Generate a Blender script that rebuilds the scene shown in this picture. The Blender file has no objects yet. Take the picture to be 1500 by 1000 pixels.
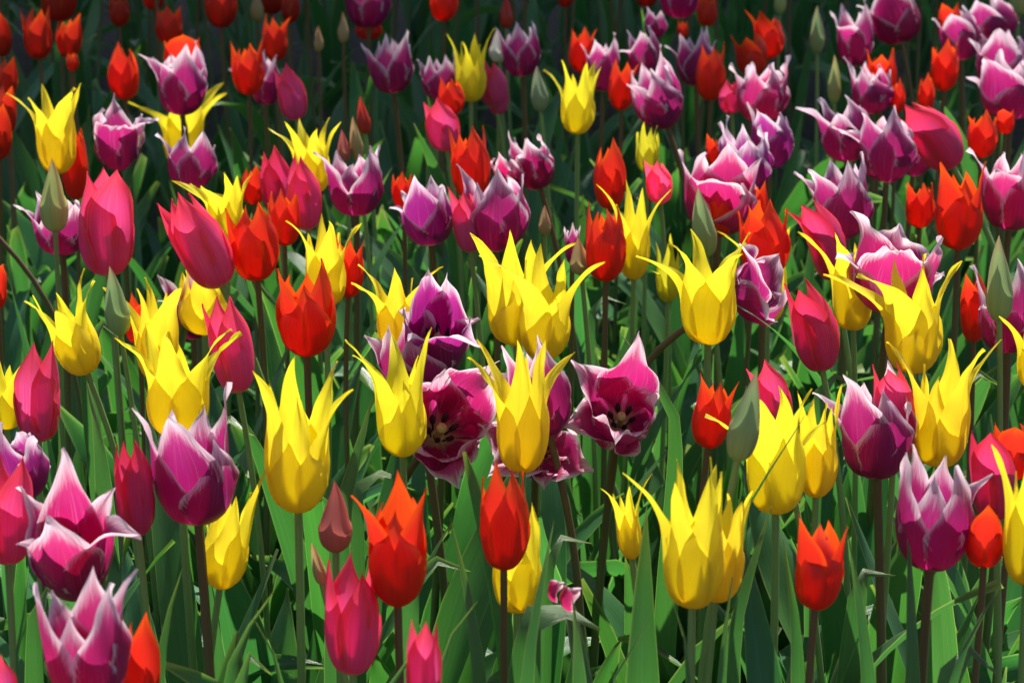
import bpy, math, random
import numpy as np
from mathutils import Vector
R = math.radians
rng = random.Random(7)

# ------------------------------------------------------------------ camera
F_PX, PITCH, ZF, HC = 3500.0, R(16.4), 0.47, 0.45      # focal length in photo pixels, downward pitch, height of the flower bases, camera above them
SC = bpy.context.scene
COL = SC.collection
cam_d = bpy.data.cameras.new('camera'); cam = bpy.data.objects.new('camera', cam_d); COL.objects.link(cam)
cam.location = (0, 0, ZF + HC); cam.rotation_euler = (math.pi/2 - PITCH, 0, 0)
cam_d.sensor_width = 36; cam_d.lens = F_PX/1500*36; cam_d.clip_start = 0.02; cam_d.clip_end = 500
cam_d.dof.use_dof = True; cam_d.dof.focus_distance = 1.45; cam_d.dof.aperture_fstop = 20
SC.camera = cam
FWD = np.array([0, math.cos(PITCH), -math.sin(PITCH)]); UP = np.array([0, math.sin(PITCH), math.cos(PITCH)]); RT = np.array([1., 0, 0])
CAM = np.array([0, 0, ZF + HC])

# ------------------------------------------------------------------ light
SUN_EL, SUN_AZ = R(58), R(16)          # the sun stands high behind the bed, a little to the right
world = bpy.data.worlds.new('World'); SC.world = world; world.use_nodes = True
wn = world.node_tree; wn.nodes.clear()
sky = wn.nodes.new('ShaderNodeTexSky'); sky.sky_type = 'NISHITA'; sky.sun_disc = False
sky.sun_elevation = SUN_EL; sky.sun_rotation = SUN_AZ
bg = wn.nodes.new('ShaderNodeBackground'); bg.inputs['Strength'].default_value = 0.065
wo = wn.nodes.new('ShaderNodeOutputWorld')
wn.links.new(sky.outputs[0], bg.inputs[0]); wn.links.new(bg.outputs[0], wo.inputs[0])
sd = bpy.data.lights.new('sun', 'SUN'); sd.energy = 5.0; sd.angle = R(0.5); sd.color = (1, 0.95, 0.86)
sun = bpy.data.objects.new('sun', sd); COL.objects.link(sun); sun.location = (2, 6, 8)
to_sun = Vector((math.sin(SUN_AZ)*math.cos(SUN_EL), math.cos(SUN_AZ)*math.cos(SUN_EL), math.sin(SUN_EL)))
sun.rotation_euler = to_sun.to_track_quat('Z', 'Y').to_euler()
SC.view_settings.view_transform = 'Standard'; SC.view_settings.look = 'None'
SC.view_settings.exposure = 1.0; SC.view_settings.gamma = 1
SC.cycles.max_bounces = 10; SC.cycles.transmission_bounces = 8; SC.cycles.diffuse_bounces = 6

# ------------------------------------------------------------------ materials
class NT:
    def __init__(s, name):
        s.m = bpy.data.materials.new(name); s.m.use_nodes = True; s.t = s.m.node_tree; s.t.nodes.clear()
    def n(s, kind, **kw):
        nd = s.t.nodes.new('ShaderNode' + kind)
        for k, v in kw.items():
            if k.startswith('i_'): nd.inputs[k[2:].replace('_', ' ')].default_value = v
            else: setattr(nd, k, v)
        return nd
    def l(s, a, b): s.t.links.new(a, b)
    def val(s, sock, v):
        if hasattr(v, 'links'): s.l(v, sock)
        else: sock.default_value = v
    def math(s, op, a, b=0.0, clamp=False):
        nd = s.n('Math', operation=op, use_clamp=clamp); s.val(nd.inputs[0], a); s.val(nd.inputs[1], b); return nd.outputs[0]
    def step(s, a, lo, hi, o0=0.0, o1=1.0):
        nd = s.n('MapRange', interpolation_type='SMOOTHSTEP'); s.l(a, nd.inputs[0])
        for k, v in ((1, lo), (2, hi), (3, o0), (4, o1)): nd.inputs[k].default_value = v
        return nd.outputs[0]
    def mix(s, f, a, b, mode='MIX'):
        nd = s.n('Mix', data_type='RGBA', blend_type=mode)
        s.val(nd.inputs[0], f)
        for sock, v in ((nd.inputs[6], a), (nd.inputs[7], b)):
            if isinstance(v, tuple): sock.default_value = (*v, 1)
            else: s.l(v, sock)
        return nd.outputs[2]
    def out(s, sh): o = s.n('OutputMaterial'); s.l(sh, o.inputs[0]); return s.m

def coords(T, fs, ft):
    """attribute pc = (s across, t along, distance from the edge); returns s, t, e and streak noises that differ from petal to petal"""
    at = T.n('Attribute', attribute_name='pc'); sp = T.n('SeparateXYZ'); T.l(at.outputs['Vector'], sp.inputs[0])
    oi = T.n('ObjectInfo')
    cb = T.n('CombineXYZ'); T.l(T.math('MULTIPLY', sp.outputs[0], fs), cb.inputs[0]); T.l(T.math('MULTIPLY', sp.outputs[1], ft), cb.inputs[1])
    T.l(T.math('MULTIPLY', oi.outputs['Random'], 50.0), cb.inputs[2])
    nz = T.n('TexNoise', i_Scale=1.0, i_Detail=4.0, i_Roughness=0.6); T.l(cb.outputs[0], nz.inputs['Vector'])
    cb2 = T.n('CombineXYZ'); T.l(T.math('MULTIPLY', sp.outputs[0], 2.2), cb2.inputs[0]); T.l(T.math('MULTIPLY', sp.outputs[1], 3.0), cb2.inputs[1])
    T.l(T.math('MULTIPLY', oi.outputs['Random'], 91.0), cb2.inputs[2])
    nb = T.n('TexNoise', i_Scale=1.0, i_Detail=3.0); T.l(cb2.outputs[0], nb.inputs['Vector'])
    return sp.outputs[0], sp.outputs[1], sp.outputs[2], nz.outputs[0], nb.outputs[0], oi.outputs['Color']

def finish(T, col, streak, trans, rough, tcol=None, bump=0.25, spec=0.45, dist=0.0006):
    bp = T.n('Bump', i_Strength=bump, i_Distance=dist); T.l(streak, bp.inputs['Height'])
    p = T.n('BsdfPrincipled', i_Roughness=rough); T.l(col, p.inputs['Base Color']); T.l(bp.outputs[0], p.inputs['Normal'])
    p.inputs['Specular IOR Level'].default_value = spec
    tr = T.n('BsdfTranslucent'); T.l(tcol if tcol is not None else col, tr.inputs[0]); T.l(bp.outputs[0], tr.inputs['Normal'])
    mx = T.n('MixShader'); mx.inputs[0].default_value = trans
    T.l(p.outputs[0], mx.inputs[1]); T.l(tr.outputs[0], mx.inputs[2])
    return T.out(mx.outputs[0])

def petal_yellow():
    T = NT('yellow_petal'); s, t, e, nz, nb, oc = coords(T, 22, 1.6)
    c = T.mix(T.step(t, 0.0, 0.30), (0.90, 0.66, 0.04), (0.93, 0.80, 0.035))
    c = T.mix(T.math('MULTIPLY', T.step(nz, 0.45, 0.75), 0.5), c, (0.88, 0.68, 0.020))
    c = T.mix(T.step(T.math('ABSOLUTE', s), 0.0, 0.06, 0.30, 0.0), c, (0.62, 0.56, 0.03))
    c = T.mix(T.step(t, 0.02, 0.07, 0.6, 0.0), c, (0.45, 0.48, 0.06))
    c = T.mix(1.0, c, oc, 'MULTIPLY')
    return finish(T, c, nz, 0.50, 0.42, bump=0.35)
def petal_red():
    T = NT('red_petal'); s, t, e, nz, nb, oc = coords(T, 24, 1.5)
    ge = T.n('NewGeometry')
    c = T.mix(T.step(e, 0.0, 0.30), (0.88, 0.085, 0.012), (0.80, 0.034, 0.016))
    c = T.mix(T.math('MULTIPLY', T.step(t, 0.65, 1.0), 0.5), c, (0.88, 0.11, 0.010))
    c = T.mix(T.math('MULTIPLY', ge.outputs['Backfacing'], 0.6), c, (0.90, 0.12, 0.012))
    c = T.mix(T.math('MULTIPLY', T.step(nz, 0.48, 0.72), 0.55), c, (0.60, 0.020, 0.012))
    c = T.mix(T.step(t, 0.02, 0.08, 0.5, 0.0), c, (0.45, 0.10, 0.02))
    c = T.mix(1.0, c, oc, 'MULTIPLY')
    return finish(T, c, nz, 0.48, 0.40, bump=0.35)
def petal_purple():
    T = NT('purple_petal'); s, t, e, nz, nb, oc = coords(T, 26, 1.6)
    body = T.mix(nb, (0.42, 0.007, 0.105), (0.38, 0.018, 0.20))
    body = T.mix(T.step(t, 0.45, 1.0, 0.0, 0.28), body, (0.66, 0.13, 0.40))
    body = T.mix(1.0, body, oc, 'MULTIPLY')
    ee = T.math('ADD', e, T.math('MULTIPLY', T.math('SUBTRACT', nz, 0.5), 0.50))
    ee = T.math('ADD', ee, T.math('MULTIPLY', T.math('SUBTRACT', nb, 0.5), 0.22))
    cv = T.n('CombineXYZ'); T.l(T.math('SUBTRACT', T.math('MULTIPLY', t, 30.0), T.math('MULTIPLY', T.math('ABSOLUTE', s), 17.0)), cv.inputs[0])
    T.l(T.math('MULTIPLY', s, 2.0), cv.inputs[1]); T.l(nb, cv.inputs[2])
    nv = T.n('TexNoise', i_Scale=1.0, i_Detail=3.0, i_Roughness=0.6); T.l(cv.outputs[0], nv.inputs['Vector'])
    ee = T.math('ADD', ee, T.math('MULTIPLY', T.math('SUBTRACT', nv.outputs[0], 0.5), 0.42))
    lim = T.math('ADD', T.math('MULTIPLY', T.step(t, 0.25, 0.80), 0.29), 0.15)
    c = T.mix(T.step(T.math('DIVIDE', T.math('ADD', ee, 0.06), lim), 0.0, 1.0), (0.86, 0.74, 0.82), body)
    c = T.mix(T.math('MULTIPLY', T.step(nz, 0.53, 0.75), 0.35), c, (0.72, 0.26, 0.50))
    c = T.mix(T.math('MULTIPLY', T.step(nb, 0.56, 0.70), T.step(t, 0.72, 0.98, 0.0, 0.6)), c, (0.55, 0.40, 0.16))
    c = T.mix(T.step(T.math('ADD', t, T.math('MULTIPLY', nz, 0.08)), 0.07, 0.17, 0.92, 0.0), c, (0.70, 0.66, 0.36))
    return finish(T, c, nz, 0.50, 0.36, bump=0.4)
def petal_pink():
    T = NT('pink_petal'); s, t, e, nz, nb, oc = coords(T, 24, 1.5)
    c = T.mix(T.step(e, 0.05, 0.50), (0.90, 0.055, 0.115), (0.86, 0.085, 0.33))
    c = T.mix(T.math('MULTIPLY', T.step(nz, 0.46, 0.70), 0.50), c, (0.88, 0.26, 0.46))
    c = T.mix(T.step(t, 0.5, 1.0, 0.0, 0.65), c, (0.90, 0.06, 0.12))
    c = T.mix(T.step(t, 0.04, 0.13, 0.85, 0.0), c, (0.78, 0.62, 0.36))
    c = T.mix(1.0, c, oc, 'MULTIPLY')
    return finish(T, c, nz, 0.48, 0.38, bump=0.35)
def petal_bud():
    T = NT('green_bud_petal'); s, t, e, nz, nb, oc = coords(T, 20, 1.3)
    c = T.mix(T.step(e, 0.0, 0.35), (0.52, 0.50, 0.25), (0.40, 0.54, 0.22))
    c = T.mix(T.math('MULTIPLY', T.step(nz, 0.45, 0.75), 0.5), c, (0.24, 0.36, 0.12))
    c = T.mix(T.step(t, 0.75, 1.0, 0.0, 0.5), c, (0.36, 0.22, 0.08))
    c = T.mix(1.0, c, oc, 'MULTIPLY')
    return finish(T, c, nz, 0.40, 0.40)
def stem_mat(name, top, low):
    T = NT(name); s, t, e, nz, nb, oc = coords(T, 9, 20)
    c = T.mix(T.step(t, 0.45, 0.97), low, top)
    c = T.mix(T.math('MULTIPLY', T.step(nb, 0.4, 0.7), 0.3), c, (0.05, 0.07, 0.02))
    return finish(T, c, nz, 0.18, 0.45)
def leaf_mat():
    T = NT('tulip_leaf'); s, t, e, nz, nb, oc = coords(T, 30, 0.9)
    c = T.mix(nb, (0.042, 0.140, 0.044), (0.068, 0.192, 0.060))
    c = T.mix(T.math('MULTIPLY', T.step(nz, 0.45, 0.66), 0.5), c, (0.10, 0.21, 0.10))
    c = T.mix(T.step(e, 0.0, 0.06, 0.75, 0.0), c, (0.28, 0.36, 0.14))
    c = T.mix(T.step(t, 0.90, 1.0, 0.0, 0.35), c, (0.22, 0.20, 0.06))
    c = T.mix(1.0, c, oc, 'MULTIPLY')
    tc = T.mix(1.0, c, (1.45, 1.9, 0.8), 'MULTIPLY')
    return finish(T, c, nz, 0.38, 0.29, tcol=tc, bump=0.5, spec=0.6, dist=0.0008)
def soil_mat():
    T = NT('garden_soil'); tc = T.n('TexCoord')
    n1 = T.n('TexNoise', i_Scale=38.0, i_Detail=8.0, i_Roughness=0.7); T.l(tc.outputs['Object'], n1.inputs['Vector'])
    n2 = T.n('TexVoronoi', i_Scale=90.0); T.l(tc.outputs['Object'], n2.inputs['Vector'])
    c = T.mix(T.step(n1.outputs[0], 0.3, 0.7), (0.018, 0.011, 0.007), (0.07, 0.048, 0.032))
    bp = T.n('Bump', i_Strength=0.8, i_Distance=0.01); T.l(T.math('ADD', n1.outputs[0], n2.outputs[0]), bp.inputs['Height'])
    p = T.n('BsdfPrincipled', i_Roughness=0.9); T.l(c, p.inputs['Base Color']); T.l(bp.outputs[0], p.inputs['Normal'])
    return T.out(p.outputs[0])
def plain(name, col, rough=0.6):
    T = NT(name); tc = T.n('TexCoord')
    n1 = T.n('TexNoise', i_Scale=300.0, i_Detail=3.0); T.l(tc.outputs['Object'], n1.inputs['Vector'])
    c = T.mix(n1.outputs[0], tuple(v*0.6 for v in col), tuple(min(1, v*1.4) for v in col))
    p = T.n('BsdfPrincipled', i_Roughness=rough); T.l(c, p.inputs['Base Color']); return T.out(p.outputs[0])

PET = {'Y': petal_yellow(), 'R': petal_red(), 'P': petal_purple(), 'K': petal_pink(), 'B': petal_bud()}
STEM_G = stem_mat('green_stem', (0.25, 0.39, 0.12), (0.19, 0.35, 0.11))
STEM_B = stem_mat('brown_stem', (0.17, 0.105, 0.046), (0.14, 0.20, 0.07))
LEAF = leaf_mat(); SOIL = soil_mat()
ANTHER = plain('anther', (0.03, 0.012, 0.02)); PISTIL = plain('pistil', (0.55, 0.50, 0.18))

# ------------------------------------------------------------------ mesh helpers
def grid_mesh(name, P, pc, closed=False):
    """P: (nt, ns, 3) points, pc: (nt, ns, 3) pattern coordinates"""
    nt, ns = P.shape[:2]
    idx = np.arange(nt*ns).reshape(nt, ns)
    a, b, c, d = idx[:-1, :-1], idx[:-1, 1:], idx[1:, 1:], idx[1:, :-1]
    faces = np.stack([a, b, c, d], -1).reshape(-1, 4)
    me = bpy.data.meshes.new(name)
    me.vertices.add(nt*ns); me.vertices.foreach_set('co', P.reshape(-1).astype(np.float32))
    me.loops.add(faces.size); me.polygons.add(len(faces))
    me.loops.foreach_set('vertex_index', faces.reshape(-1).astype(np.int32))
    me.polygons.foreach_set('loop_start', np.arange(0, faces.size, 4, dtype=np.int32))
    me.polygons.foreach_set('use_smooth', np.ones(len(faces), dtype=bool))
    at = me.attributes.new('pc', 'FLOAT_VECTOR', 'POINT'); at.data.foreach_set('vector', pc.reshape(-1).astype(np.float32))
    me.update(calc_edges=True)
    return me
def link(name, me, mat, parent, loc, color=None):
    o = bpy.data.objects.new(name, me); COL.objects.link(o)
    if not me.materials: me.materials.append(mat)
    if parent: o.parent = parent
    o.location = loc
    if color: o.color = (*color, 1)
    return o
def bez(p0, p1, p2, p3, t):
    t = t[:, None]; return (1-t)**3*p0 + 3*(1-t)**2*t*p1 + 3*(1-t)*t*t*p2 + t**3*p3
def resample(C, n, power=1.0):
    d = np.r_[0, np.cumsum(np.linalg.norm(np.diff(C, axis=0), axis=1))]; d /= d[-1]
    t = np.linspace(0, 1, n)**power
    return np.stack([np.interp(t, d, C[:, k]) for k in range(C.shape[1])], 1), t
def smooth_interp(t, xs, ys):
    v = np.interp(t, xs, ys); return v

WID = {'Y': ([0, .06, .15, .28, .40, .50, .58, .66, .75, .85, .93, .97, 1], [.30, .52, .82, 1.0, .98, .78, .53, .37, .27, .17, .085, .04, .0]),
       'R': ([0, .06, .15, .30, .46, .57, .67, .76, .85, .92, .97, 1], [.34, .55, .80, .96, 1.0, .93, .73, .48, .27, .12, .045, .0]),
       'P': ([0, .06, .16, .32, .46, .56, .65, .74, .83, .91, .96, 1], [.26, .45, .74, .97, 1.03, .91, .67, .43, .26, .12, .05, .0]),
       'K': ([0, .06, .15, .30, .50, .64, .74, .83, .90, .96, 1], [.32, .52, .80, .97, 1.0, .93, .70, .41, .20, .07, .0]),
       'B': ([0, .08, .18, .34, .50, .66, .80, .92, 1], [.40, .65, .90, 1.0, .90, .68, .42, .18, .0])}
for k in WID:      # round the corners of the outline once
    xs, ys = WID[k]; tt = np.linspace(0, 1, 201); v = np.interp(tt, xs, ys)
    ker = np.hanning(17); ker /= ker.sum(); vp = np.r_[2*v[0]-v[1:9][::-1], v, -v[-9:-1][::-1]]
    vs = np.convolve(vp, ker, 'valid'); vs[-1] = 0; WID[k] = (tt, np.maximum(vs, 0))

def petal(kind, a, u, Rb, hb, rt, ht, nt, ns, rr, wide, ruff, opened):
    """one petal round the flower axis: a = axis, u = outward direction, Rb/hb = cup radius and its height, (rt, ht) = the tip"""
    v = np.cross(a, u)
    t1 = np.linspace(0, 1, 40)
    A = bez(np.array([0.10*Rb, 0.0]), np.array([0.72*Rb, -0.02*hb]), np.array([Rb, 0.42*hb]), np.array([Rb, hb]), t1)
    dh = ht - hb
    if kind == 'Y':
        neck = 0.86*Rb + 0.12*(rt - Rb); B = bez(np.array([Rb, hb]), np.array([0.97*Rb, hb+0.30*dh]), np.array([neck, hb+0.68*dh]), np.array([rt, ht]), t1)
    elif kind == 'P':
        neck = 0.95*Rb + 0.14*(rt - Rb); B = bez(np.array([Rb, hb]), np.array([1.02*Rb, hb+0.36*dh]), np.array([neck, hb+0.70*dh]), np.array([rt, ht]), t1)
    elif kind == 'B':
        B = bez(np.array([Rb, hb]), np.array([0.97*Rb, hb+0.20*dh]), np.array([0.30*Rb, hb+0.58*dh]), np.array([rt, ht]), t1)
    else:
        neck = Rb*0.98 + 0.27*(rt - Rb); B = bez(np.array([Rb, hb]), np.array([Rb*1.0, hb+0.38*dh]), np.array([neck, hb+0.72*dh]), np.array([rt, ht]), t1)
    M, t = resample(np.r_[A, B[1:]], nt)
    T = np.gradient(M, axis=0); T /= np.linalg.norm(T, axis=1)[:, None]
    N = np.stack([T[:, 1], -T[:, 0]], 1)
    W = np.interp(t, *WID[kind]) * wide * Rb
    phi0 = wide*1.0
    end = {'Y': 0.55, 'P': 0.55, 'R': 0.75, 'K': 0.9, 'B': 1.1}[kind]
    ph = phi0 + (end - phi0)*np.clip((t-0.35)/0.5, 0, 1)
    ph = ph*(1 - 0.30*opened*np.clip((t-0.2)/0.4, 0, 1))
    rho = np.maximum(W, 1e-5)/ph
    s = np.linspace(-1, 1, ns)
    S, Tt = np.meshgrid(s, t)
    ang = S*ph[:, None]
    lat = rho[:, None]*np.sin(ang)
    inn = -rho[:, None]*(1-np.cos(ang))
    # ruffles along the edges, a dent along the midrib, a slow twist
    p1, p2, f1 = rr.uniform(0, 6.3), rr.uniform(0, 6.3), rr.uniform(9, 14)
    amp = ruff*(1+0.9*opened)*Rb*(np.abs(S)**2.2)*np.clip((Tt-0.2)/0.35, 0, 1)
    side = np.where(S > 0, p1, p2)
    inn = inn + amp*(np.sin(Tt*f1+side)*0.6 + np.sin(Tt*f1*2.3+2*side)*0.35) + amp*0.5*rr.uniform(-0.6, 1.2)
    inn = inn + (0.05+0.22*opened)*Rb*(np.sin(3.1*S+5*Tt+p1)*np.sin(4.2*Tt*(1+.3*S)+p2))*np.clip((Tt-0.15)/0.3, 0, 1)*(kind != 'B')
    inn = inn - 0.035*Rb*np.exp(-(S/0.12)**2)*np.clip(1-np.abs(Tt-0.5)*2, 0, 1)*(0 if kind == 'B' else 1)
    tw = rr.uniform(-1, 1)*(1.05 if kind == 'Y' else 0.45 if kind == 'P' else 0.2)*np.clip((Tt-0.5)/0.5, 0, 1)**1.5
    lat, inn = lat*np.cos(tw) - inn*np.sin(tw), lat*np.sin(tw) + inn*np.cos(tw)
    bend = rr.uniform(-1, 1)*(0.26 if kind == 'Y' else 0.15)*Rb*np.clip((Tt-0.45)/0.55, 0, 1)*np.sin(np.pi*np.clip((Tt-0.45)/0.55, 0, 1))
    lat = lat + bend
    rad = M[:, 0][:, None] + N[:, 0][:, None]*inn
    hei = M[:, 1][:, None] + N[:, 1][:, None]*inn
    P = rad[..., None]*u + hei[..., None]*a + lat[..., None]*v
    edge = np.minimum((1-np.abs(S))*np.clip(W/(wide*Rb), 0.001, 1)[:, None], (1-Tt)*1.3)
    edge[:, 0] = 0; edge[:, -1] = 0
    return P, np.stack([S, Tt, edge], -1)

def tube(C, rad, n=7):
    T = np.gradient(C, axis=0); T /= np.linalg.norm(T, axis=1)[:, None]
    ref = np.array([0.0, 1.0, 0.05]); e1 = np.cross(T, ref); e1 /= np.linalg.norm(e1, axis=1)[:, None]; e2 = np.cross(T, e1)
    th = np.linspace(0, 2*np.pi, n)
    rad = np.asarray(rad) * np.ones(len(C))
    P = C[:, None, :] + rad[:, None, None]*(np.cos(th)[None, :, None]*e1[:, None, :] + np.sin(th)[None, :, None]*e2[:, None, :])
    S, Tt = np.meshgrid(th/np.pi-1, np.linspace(0, 1, len(C)))
    return P, np.stack([S, Tt, 1-np.abs(S)], -1)

def leaf(base, az, length, width, lean, arch, rr, nt=16, ns=7, fold=0.75, kink=0.0):
    """a strap leaf from base: az = compass direction it leans, lean = first angle from upright, arch = how much further it bends over"""
    d = np.array([math.cos(az), math.sin(az), 0.0]); zz = np.array([0, 0, 1.0])
    t = np.linspace(0, 1, nt)
    ang = lean + arch*t**1.7 + kink*np.clip((t-0.55)/0.15, 0, 1)
    sway = rr.uniform(-0.35, 0.35)*t**1.4
    step = length/(nt-1)
    dirs = np.sin(ang)[:, None]*d + np.cos(ang)[:, None]*zz
    sd_ = np.cross(zz, d)
    dirs = dirs + sway[:, None]*sd_; dirs /= np.linalg.norm(dirs, axis=1)[:, None]
    C = base + np.r_[np.zeros((1, 3)), np.cumsum(dirs[:-1]*step, 0)]
    side = np.tile(sd_, (nt, 1)); side = side - (side*dirs).sum(1)[:, None]*dirs; side /= np.linalg.norm(side, axis=1)[:, None]
    nor = np.cross(side, dirs)
    tw = rr.uniform(-1.1, 1.1)*t**1.2
    side, nor = side*np.cos(tw)[:, None] + nor*np.sin(tw)[:, None], nor*np.cos(tw)[:, None] - side*np.sin(tw)[:, None]
    W = width*0.5*np.interp(t, [0, .08, .25, .45, .62, .78, .90, .97, 1], [.45, .62, .92, 1, .90, .64, .33, .12, .0])
    s = np.linspace(-1, 1, ns); S, Tt = np.meshgrid(s, t)
    f = fold*(1-0.55*t)[:, None]
    p1, p2, fr = rr.uniform(0, 6), rr.uniform(0, 6), rr.uniform(6, 11)
    wave = 0.16*width*np.abs(S)**2*np.sin(Tt*fr+np.where(S > 0, p1, p2))*rr.uniform(0.3, 1.3)
    lat = W[:, None]*np.sin(S*f)/np.maximum(f, .05)*1.0
    up = W[:, None]*(1-np.cos(S*f))/np.maximum(f, .05)*-1.0 + wave
    P = C[:, None, :] + lat[..., None]*side[:, None, :] - up[..., None]*nor[:, None, :]*-1
    edge = (1-np.abs(S))*np.clip(W/(width*0.5), 0.001, 1)[:, None]; edge[:, 0] = 0; edge[:, -1] = 0
    return P, np.stack([S, Tt, edge], -1)

# ------------------------------------------------------------------ placing by the lens once, at real distances
def depth_for(y): return HC/(math.sin(PITCH) + (y-500)/F_PX*math.cos(PITCH))
def world_at(x, y, zc): return CAM + zc*FWD + (x-750)/F_PX*zc*RT + (500-y)/F_PX*zc*UP

NAMES = {'Y': ('yellow_tulip', 'yellow tulips with pointed flaring petals'), 'R': ('red_tulip', 'orange red tulips'), 'P': ('purple_tulip', 'purple tulips edged in white'),
         'K': ('pink_tulip', 'pink tulips with closed cups'), 'B': ('tulip_bud', 'unopened tulip buds')}
WIDE = {'Y': 1.18, 'R': 1.16, 'P': 1.12, 'K': 1.22, 'B': 1.25}
HBF = {'Y': 0.33, 'R': 0.40, 'P': 0.40, 'K': 0.38, 'B': 0.34}
RTF = {'Y': 1.75, 'R': 0.85, 'P': 1.20, 'K': 0.55, 'B': 0.03}
ASP = {'Y': 1.9, 'R': 1.65, 'P': 1.35, 'K': 1.9, 'B': 2.7}

def plant(kind, bx, by, w, tilt=0, pitch=0, off=0, tips=(), label='', rr=None, hbf=None, stem=None, tint=None, leaves=3, name=None, group=None, dark=None, ruff=None, far=False):
    zc = depth_for(by+off); k = zc/F_PX
    Hb = world_at(bx, by, zc)                                   # where the stem meets the flower
    ti, pi_ = R(tilt), R(pitch)
    a = np.array([math.sin(ti)*math.cos(pi_), -math.sin(pi_), math.cos(ti)*math.cos(pi_)])
    fr = np.array([0, -1.0, 0]); fr = fr - fr.dot(a)*a; fr /= np.linalg.norm(fr); rt_ = np.cross(fr, a); rt_ = -rt_ if rt_[0] < 0 else rt_
    scr = lambda vec: np.array([vec.dot(RT), vec.dot(UP)])
    Rb = w*k*0.5
    side_of = [t[2] for t in tips]; offs = [np.array([(t[0]-bx)*k, (by-t[1])*k]) for t in tips]
    Pa = scr(a)
    if offs:
        Ht = max(max(o.dot(Pa)/Pa.dot(Pa) for o in offs), 1.2*Rb) if Pa.dot(Pa) > 0.25 else 2.2*Rb
        Ht *= 0.97
    else: Ht = ASP[kind]*2*Rb*rr.uniform(0.93, 1.07)
    opened = min(1.0, max(0, pitch-20)/40)
    r0 = RTF[kind]*Rb*(1+1.0*opened); h0 = Ht*(0.97 if opened == 0 else 0.9)
    # six petals; the phase and the pairing that bring the seen tips closest to where a petal of this kind would end
    from itertools import combinations
    best = None
    phases = [rr.uniform(0, 60)] if not offs else [i*10 for i in range(6)]
    for ph in phases:
        az = [R(ph+60*q) for q in range(6)]
        us = [math.sin(z)*rt_ + math.cos(z)*fr for z in az]
        pu = [scr(u) for u in us]
        if not offs: best = (0, us, {}); break
        off_n = offs[:6]
        if opened > 0.2:
            import itertools
            perms = itertools.permutations(range(6), len(off_n))
        else:
            order = sorted(range(6), key=lambda q: pu[q][0]); so = sorted(range(len(off_n)), key=lambda i: off_n[i][0])
            perms = []
            for cmb in combinations(order, len(off_n)):
                p = [0]*len(off_n)
                for q, i in zip(cmb, so): p[i] = q
                perms.append(p)
        for p in perms:
            cost = 0
            for i, q in enumerate(p):
                dlt = pu[q]*r0 + Pa*h0 - off_n[i]
                cost += dlt[0]**2 + 0.5*dlt[1]**2
                if side_of[i] and side_of[i]*math.cos(az[q]) < 0.2: cost += 6*Rb*Rb
            for q in range(6):
                if q not in p: cost += 0.9*Rb*Rb*(1+math.cos(az[q]))     # the petals nobody sees the tips of are the far ones
            if best is None or cost < best[0]-1e-12: best = (cost, us, dict(zip(p, range(len(p)))))
    _, us, pair = best
    root = bpy.data.objects.new(name or NAMES[kind][0], None); COL.objects.link(root); root.empty_display_size = 0.05
    # ground point: heads that lean hang over to the side of their stem
    lean = math.sin(ti)*min(0.16, 0.06+0.2*abs(math.sin(ti)))
    G = np.array([Hb[0] - lean + rr.uniform(-.012, .012), Hb[1] + 0.10*math.sin(pi_) + rr.uniform(-.02, .02), 0.0])
    if stem is not None: G[0] = Hb[0] + stem*k
    root.location = G
    root['label'] = label; root['category'] = 'tulip bud' if kind == 'B' else 'tulip'; root['group'] = group or NAMES[kind][1]
    Lh = Hb[2]
    C = bez(G*1.0, G + np.array([rr.uniform(-.015, .015), rr.uniform(-.015, .015), Lh*0.45]), Hb - a*Lh*0.33 + np.array([0.55*(stem or 0)*k, 0, 0]), Hb + a*0.001, np.linspace(0, 1, 22))
    sr = max(0.0020, min(0.0028, 0.055*2*Rb + 0.0006))
    P, pc = tube(C - G, np.linspace(sr*1.2, sr*0.9, 22))
    darkstem = (kind in 'RP') if dark is None else dark
    link('stem', grid_mesh('stem', P, pc), STEM_B if darkstem else STEM_G, root, (0, 0, 0))
    nt, ns = (14, 7) if far else (26, 13)
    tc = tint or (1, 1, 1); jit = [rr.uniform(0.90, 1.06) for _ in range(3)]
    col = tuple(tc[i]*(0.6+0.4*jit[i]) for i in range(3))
    for q in range(6):
        u = us[q]; inner = q % 2
        Rq = Rb*(0.92 if inner else 1.0)*rr.uniform(0.97, 1.03); hb = (hbf or HBF[kind])*Ht*rr.uniform(0.95, 1.05)
        if opened: hb *= (1-0.35*opened)
        if q in pair:
            o = offs[pair[q]]; pu = scr(u)
            # least squares for (radius, height), held lightly to the kind's own form
            l1, l2 = 0.05, 0.03
            Mx = np.array([[pu.dot(pu)+l1, pu.dot(Pa)], [pu.dot(Pa), Pa.dot(Pa)+l2]])
            tx, ty = tips[pair[q]][:2]
            for _ in range(4):
                rhs = np.array([pu.dot(o)+l1*r0, Pa.dot(o)+l2*h0])
                rt, ht = np.linalg.solve(Mx, rhs)
                zt = zc + (u*rt + a*ht).dot(FWD)              # the tip's own distance
                o = np.array([((tx-750)*zt-(bx-750)*zc)/F_PX, ((500-ty)*zt-(500-by)*zc)/F_PX])
            rt = max(-0.35*Rb, min(rt, 4.5*Rb)); ht = max(ht, (0.15 if opened else 0.5)*Ht)
        elif offs:
            rt = 0.5*r0 if kind in 'YP' else 0.7*r0; ht = 0.84*h0*rr.uniform(0.95, 1.05)
        else:
            rt = r0*rr.uniform(0.8, 1.2); ht = h0*rr.uniform(0.90, 1.03)
        hb = min(hb, ht*0.75)
        rf = ruff if ruff is not None else {'Y': 0.07, 'R': 0.04, 'P': 0.10, 'K': 0.03, 'B': 0.0}[kind]
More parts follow.
